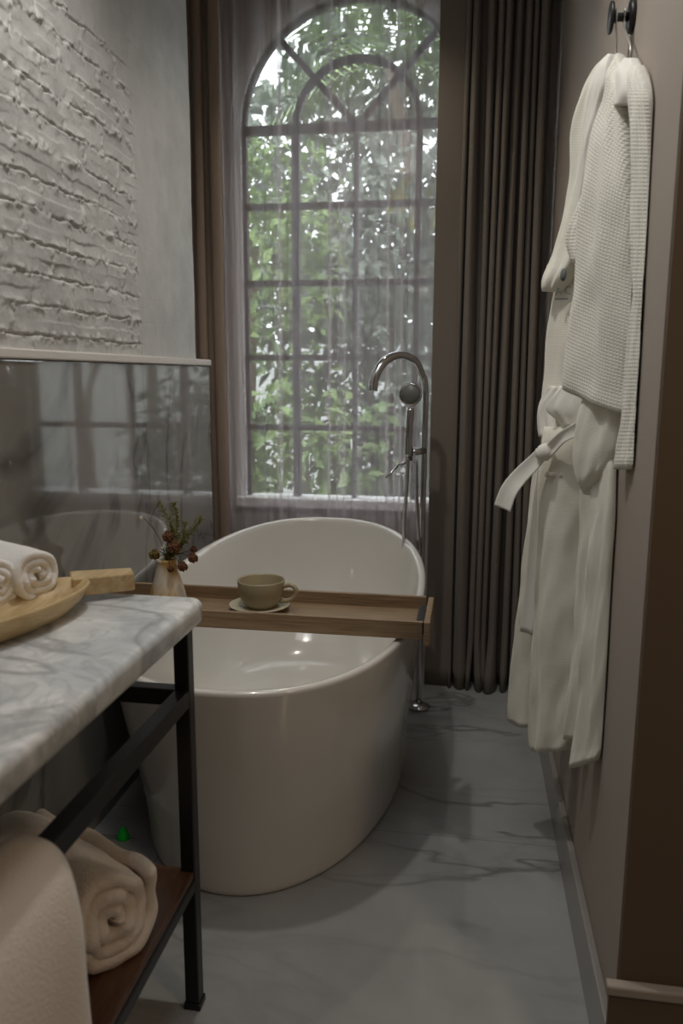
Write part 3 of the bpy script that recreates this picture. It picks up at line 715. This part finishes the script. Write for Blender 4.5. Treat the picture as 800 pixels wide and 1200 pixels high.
cloth('skirt_panel', [(500, 638, 698, 1.93, 1.80), (560, 634, 700, 1.93, 1.80), (650, 630, 694, 1.93, 1.82), (750, 625, 686, 1.93, 1.82), (850, 620, 674, 1.93, 1.83), (868, 619, 670, 1.93, 1.83), (882, 622, 662, 1.93, 1.84)], 'ribbed_cloth', rbA, 0.026, 1.3, 0.008, 4, hem=12)
cloth('lapel', [(452, 661, 672, 1.86, 1.83), (462, 652, 690, 1.87, 1.80), (474, 642, 692, 1.88, 1.79), (482, 640, 690, 1.88, 1.79), (492, 652, 688, 1.87, 1.79), (502, 661, 684, 1.86, 1.79)], 'plain_cloth', rbA, 0.006, 1, 0.002, 5, drow=4, smoothr=False)
cloth('lapel', [(452, 645, 662, 1.95, 1.92), (466, 633, 652, 1.97, 1.92), (480, 630, 648, 1.97, 1.92), (500, 631, 650, 1.97, 1.90), (515, 634, 652, 1.96, 1.90)], 'plain_cloth', rbA, 0.008, 1.2, 0.004, 6, drow=4)
def ribbon(name, pts, wid, th, mt, parent, nrm=None):
    P = smoothpath([p for p in pts], 6); rings = []
    W_ = [Vector(x) for x in smoothpath([(w_, 0, 0) for w_ in wid], 6)]
    for i, p in enumerate(P):
        t = (P[min(i+1, len(P)-1)] - P[max(i-1, 0)]).normalized(); f_ = Vector((-0.55, -0.8, 0.1)).normalized()
        s = t.cross(f_).normalized(); f_ = s.cross(t).normalized(); wv = W_[i].x
        ring = []
        for j in range(16):
            a = 2*math.pi*j/16; ring.append(p + s*math.cos(a)*wv*0.5 + f_*math.copysign(abs(math.sin(a))**0.6, math.sin(a))*th*0.5 + f_*0.004*math.cos(2*a))
        rings.append(ring)
    return loft(name, rings, mt, parent)
belt = ribbon('belt', [aty(699, 486, 1.74), aty(682, 500, 1.77), aty(660, 512, 1.80), aty(646, 526, 1.84), aty(637, 532, 1.87)], [0.03, 0.032, 0.028, 0.03, 0.03], 0.010, 'plain_cloth', rbA)
ribbon('belt_end', [aty(640, 526, 1.86), aty(627, 541, 1.87), aty(610, 558, 1.88), aty(597, 575, 1.88), aty(589, 596, 1.88)], [0.03, 0.038, 0.042, 0.046, 0.048], 0.009, 'plain_cloth', rbA)
lathe('belt_knot', [(0, -.022), (.012, -.019), (.019, -.008), (.020, .004), (.014, .016), (0, .021)], 'plain_cloth', rbA, aty(638, 530, 1.855), 16, Euler((0.4, 0.6, 0)).to_matrix())
ribbon('front_facing', [aty(636, 545, 1.93), aty(631, 600, 1.95), aty(624, 680, 1.965), aty(617, 742, 1.97)], [0.02, 0.034, 0.036, 0.036], 0.008, 'plain_cloth', rbA)
cloth('pocket_hem', [(553, 638, 668, 1.875, 1.83), (561, 638, 668, 1.875, 1.83)], 'plain_cloth', rbA, 0.004, 0, 0, 7, drow=3)
# embroidery: round emblem, two letters and a small line below, on the chest
emb = aty(652, 338, 1.985)
fc = bpy.data.curves.new('embroidered_letters', 'FONT'); fc.body = 'A C'; fc.size = 0.026; fc.extrude = 0.0008
tmp = bpy.data.objects.new('tmp', fc); col.objects.link(tmp)
bpy.context.view_layer.update()
me = bpy.data.meshes.new_from_object(tmp.evaluated_get(bpy.context.evaluated_depsgraph_get())); bpy.data.objects.remove(tmp)
fd_ = Vector((-0.62, -0.78, 0)).normalized(); rt_ = Vector((0.78, -0.62, 0))
MM = Matrix(((rt_.x, 0, fd_.x, 0), (rt_.y, 0, fd_.y, 0), (0, 1, 0, 0), (0, 0, 0, 1)))
def emplace(me_, p):
    me_.transform(Matrix.Translation(p) @ MM)
EMB_AT = aty(650, 346, 1.93)
emplace(me, EMB_AT); link('embroidered_letters', me, 'embroidery', rbA, False)
lathe('embroidered_emblem', [(0, 0), (.011, 0), (.011, .0015), (0, .002)], 'embroidery', rbA, aty(660, 322, 1.905), 20, (Vector((-0.62, -0.78, 0)).to_track_quat('Z', 'Y')).to_matrix() @ Matrix.Diagonal((0.7, 1.3, 1)))
box('embroidered_line', (EMB_AT.x, EMB_AT.y - 0.001, EMB_AT.z - 0.010), (EMB_AT.x + 0.03, EMB_AT.y + 0.001, EMB_AT.z - 0.007), 'embroidery', rbA)

# second robe: nearest, waffle weave
rbB = empty('bathrobe', (0.25, 1.62, 0.5), 'white waffle bathrobe with wide sleeves, nearest the wall corner on the hook', 'bathrobe', 'white bathrobes on the wall hook')
cloth('robe_body', [(82, 728, 748, 1.72, 1.66), (100, 722, 757, 1.72, 1.60), (200, 716, 756, 1.74, 1.60), (400, 705, 748, 1.74, 1.60), (500, 700, 738, 1.74, 1.60), (600, 698, 726, 1.74, 1.60)], 'ribbed_cloth', rbB, 0.016, 1.5, 0.004, 8)
cloth('sleeve', [(80, 724, 740, 1.69, 1.64), (100, 720, 742, 1.69, 1.62), (135, 713, 743, 1.70, 1.60), (170, 698, 745, 1.72, 1.59), (230, 687, 747, 1.73, 1.58), (300, 679, 748, 1.74, 1.575), (340, 676, 748, 1.74, 1.57), (400, 670, 748, 1.74, 1.57), (440, 664, 747, 1.74, 1.57), (456, 662, 745, 1.74, 1.57), (470, 663, 743, 1.74, 1.57)], 'waffle_cloth', rbB, 0.030, 1.2, 0.006, 9, slant=-0.055, hem=14)
cloth('sleeve_fold', [(170, 697, 712, 1.74, 1.72), (230, 684, 702, 1.76, 1.73), (262, 671, 694, 1.78, 1.73), (275, 667, 690, 1.79, 1.73), (292, 669, 686, 1.79, 1.73), (308, 680, 685, 1.78, 1.73)], 'waffle_cloth', rbB, 0.018, 0, 0, 10)
cloth('sleeve', [(76, 742, 750, 1.60, 1.56), (90, 740, 757, 1.58, 1.52), (110, 741, 762, 1.56, 1.49), (160, 742, 765, 1.55, 1.485), (260, 743, 765, 1.54, 1.475), (350, 742, 763, 1.53, 1.465), (450, 737, 758, 1.53, 1.455), (510, 731, 753, 1.53, 1.45), (545, 728, 749, 1.53, 1.45), (553, 729, 747, 1.53, 1.46)], 'waffle_cloth', rbB, 0.016, 0, 0, 11, hem=14)
cloth('sleeve_lining', [(440, 700, 742, 1.70, 1.60), (470, 688, 741, 1.70, 1.60), (500, 681, 738, 1.70, 1.60), (530, 679, 732, 1.70, 1.60), (548, 682, 726, 1.70, 1.61), (562, 688, 718, 1.69, 1.62), (572, 694, 706, 1.69, 1.65)], 'ribbed_cloth', rbB, 0.036, 0, 0, 12, slant=0.03)
cloth('skirt_panel', [(505, 700, 712, 1.72, 1.66), (545, 699, 718, 1.68, 1.60), (600, 697, 718, 1.66, 1.58), (700, 690, 714, 1.66, 1.58), (800, 681, 710, 1.66, 1.57), (870, 673, 706, 1.66, 1.57), (890, 670, 704, 1.66, 1.57), (900, 671, 694, 1.66, 1.58)], 'ribbed_cloth', rbB, 0.016, 1, 0.004, 13, hem=12, slant=0.02)
cloth('skirt_panel', [(560, 684, 706, 1.78, 1.70), (650, 680, 702, 1.78, 1.70), (750, 674, 696, 1.78, 1.70), (850, 664, 688, 1.78, 1.71), (868, 664, 684, 1.78, 1.71)], 'ribbed_cloth', rbB, 0.012, 1, 0.004, 14)
cloth('collar', [(68, 736, 741, 1.66, 1.65), (76, 728, 748, 1.67, 1.60), (90, 724, 755, 1.67, 1.55), (104, 722, 758, 1.67, 1.53), (116, 723, 752, 1.67, 1.54), (126, 724, 744, 1.67, 1.57)], 'plain_cloth', rbB, 0.022, 1.5, 0.004, 15, drow=4)
cloth('collar', [(64, 717, 724, 1.79, 1.77), (74, 708, 726, 1.80, 1.76), (100, 697, 724, 1.81, 1.75), (118, 694, 716, 1.82, 1.77), (160, 689, 706, 1.84, 1.79), (230, 679, 692, 1.87, 1.83), (280, 672, 683, 1.89, 1.86), (304, 670, 674, 1.90, 1.89)], 'plain_cloth', rbA, 0.024, 1, 0.003, 16, drow=4)
# hangers
def hanger(label, pa, pb, sh, wy):
    e = empty('clothes_hanger', tuple(pb), label, 'hanger', 'hangers on the wall hook')
    tube('hook_wire', smoothpath([pa + Vector((0, .012, -.006)), pa + Vector((0, .010, .008)), pa + Vector((0, 0, .013)), pa + Vector((0, -.010, .008)), pa + Vector((0, -.008, -.02)), pb + Vector((0, 0, .03)), pb], 6), 0.0019, 'hanger_wire', e, 8)
    tube('shoulder_bar', smoothpath([pb + Vector((.02, -wy, -sh)), pb + Vector((0, -wy*.3, -sh*.25)), pb, pb + Vector((-.01, wy*.3, -sh*.25)), pb + Vector((-.02, wy, -sh))], 6), 0.006, 'black_metal', e, 8)
pg = hc0 + Vector((-.040, 0, 0))
hanger('wire-hooked hanger of the bathrobe towards the window, outer one on the peg', hc0 + Vector((-.034, 0, 0)), aty(721, 70, 1.79), .03, .05)
hanger('wire-hooked hanger of the waffle bathrobe, inner one on the peg by the wall', hc0 + Vector((-.018, 0, 0)), aty(737, 74, 1.68), .03, .04)

# green wedge
lathe('green_wedge', [(0, 0), (.020, 0), (.021, .004), (.016, .016), (.008, .030), (.004, .036), (0, .037)], 'green_plastic', None, (-0.93, 1.90, 0.0), 5)
tag(bpy.data.objects['green_wedge'], 'small bright green cone on the floor between bathtub and marble wall', 'ornament')

# ================================================================== GARDEN
mesh('ground_outside', [(-9, 3.62, -0.4), (7, 3.62, -0.4), (7, 16, -0.4), (-9, 16, -0.4)], [(0, 1, 2, 3)], 'garden_ground', kind='structure', smooth=False)
def leaves(name, c, rad, n, size, mt, parent, seed, droop=0.3):
    rs = random.Random(seed); V = []; F = []
    for _ in range(n):
        while True:
            p = Vector((rs.uniform(-1, 1), rs.uniform(-1, 1), rs.uniform(-1, 1)))
            if p.length < 1: break
        f_ = 0.55 + 0.9*noise.noise(p*2.2 + Vector((seed, 0, 0)))
        p = Vector((p.x*rad[0], p.y*rad[1], p.z*rad[2]))*(0.75 + f_*0.4) + Vector(c)
        d = Vector((rs.uniform(-1, 1), rs.uniform(-1, 1), rs.uniform(-1, .4) - droop)).normalized()
        s = d.cross(Vector((rs.uniform(-1, 1), rs.uniform(-1, 1), 1))).normalized(); l_ = size*rs.uniform(.6, 1.3); k = len(V)
        u = s.cross(d)*l_*0.12
        V += [p, p + d*l_*.5 + s*l_*.24 + u, p + d*l_, p + d*l_*.5 - s*l_*.24 + u]; F += [(k, k+1, k+2), (k, k+2, k+3)]
    return mesh(name, V, F, mt, parent, False, fix=False)
def tree(loc, crown, rad, n, size, mt, label, seed, cat='tree', name='garden_tree'):
    e = empty(name, loc, label, cat)
    tube('trunk', smoothpath([loc, (loc[0] + .1, loc[1], (loc[2] + crown[2])/2), crown], 5), [0.05]*5 + [.03]*6, 'bark', e, 8)
    leaves('crown', crown, rad, n, size, mt, e, seed)
def palm(loc, top_, n, ln, label, seed):
    e = empty('palm_tree', loc, label, 'palm tree'); rs = random.Random(seed)
    tube('trunk', smoothpath([loc, ((loc[0]+top_[0])/2, loc[1], (loc[2]+top_[2])/2), top_], 5), 0.05, 'bark', e, 8)
    for i in range(n):
        a = 2*math.pi*i/n + rs.uniform(-.2, .2); el = rs.uniform(-.1, .9); V = []; F = []
        pts = [Vector(top_) + Vector((math.cos(a), math.sin(a), 0))*ln*t*math.cos(el*.6) + Vector((0, 0, ln*(t*math.sin(el) - .75*t*t))) for t in np.linspace(0, 1, 22)]
        for j in range(2, 21):
            t = (pts[j+1]-pts[j]).normalized(); s = t.cross(Vector((0, 0, 1))).normalized(); ll = ln*.34*math.sin(math.pi*min(1, j/21*.85 + .12))
            for sg in (1, -1):
                d = (s*sg*.9 + t*.5 + Vector((0, 0, -.35))).normalized(); k = len(V)
                V += [pts[j] - t*.012, pts[j] + d*ll*.5 + t*.016, pts[j] + d*ll, pts[j] + d*ll*.5 - t*.016]; F += [(k, k+1, k+2), (k, k+2, k+3)]
        mesh('frond', V, F, 'leaf_green', e, False, fix=False)
tree((-1.9, 6.4, -.4), (-1.75, 6.4, 2.3), (.8, .6, 1.0), 1300, .13, 'leaf_green', 'bright green leafy tree outside the left panes', 21)
tree((-.6, 8.2, -.4), (-.7, 8.2, 4.6), (1.5, .9, 1.1), 1500, .20, 'leaf_dark', 'dark tree whose crown fills the top of the arch', 22)
tree((1.2, 6.6, -.4), (.35, 6.6, 2.7), (1.0, .7, 1.6), 2600, .13, 'leaf_dark', 'dark green tree outside the right panes', 23)
palm((.2, 7.2, -.4), (-.75, 7.2, 3.9), 13, 1.5, 'palm with drooping fronds outside the middle of the arch', 24)
palm((.9, 6.9, -.4), (.7, 6.9, 3.6), 12, 1.3, 'palm with drooping fronds outside the right of the arch', 25)
tree((-1.2, 5.4, -.4), (-1.15, 5.4, .75), (.75, .4, .6), 900, .15, 'leaf_green', 'low light green bush outside the lower left panes', 26, 'bush', 'garden_bush')
tree((-.2, 5.6, -.4), (-.2, 5.6, .7), (.7, .4, .7), 1000, .16, 'leaf_dark', 'low dark bush outside the lower right panes', 27, 'bush', 'garden_bush')
tree((-.9, 7.0, -.4), (-.95, 7.0, 1.5), (.9, .5, .65), 900, .17, 'leaf_dark', 'mid-height dark bush behind the low bushes outside', 28, 'bush', 'garden_bush')
tree((-.35, 7.4, -.4), (-.45, 7.4, 2.9), (.3, .3, .22), 90, .16, 'leaf_yellow', 'thin young tree with yellow leaves outside the middle panes', 29)
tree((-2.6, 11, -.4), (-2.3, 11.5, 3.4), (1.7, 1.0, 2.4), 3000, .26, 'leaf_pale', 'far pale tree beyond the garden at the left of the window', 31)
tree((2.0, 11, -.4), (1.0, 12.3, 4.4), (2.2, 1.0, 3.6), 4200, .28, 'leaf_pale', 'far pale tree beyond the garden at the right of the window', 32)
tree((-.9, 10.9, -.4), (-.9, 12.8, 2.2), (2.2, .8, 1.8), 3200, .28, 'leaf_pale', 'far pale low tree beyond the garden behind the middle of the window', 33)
bw_ = box('garden_fence', (-6, 10.4, -.4), (5, 10.6, 1.7), 'garden_wall'); tag(bw_, 'pale garden wall behind the bushes outside the window', 'wall')
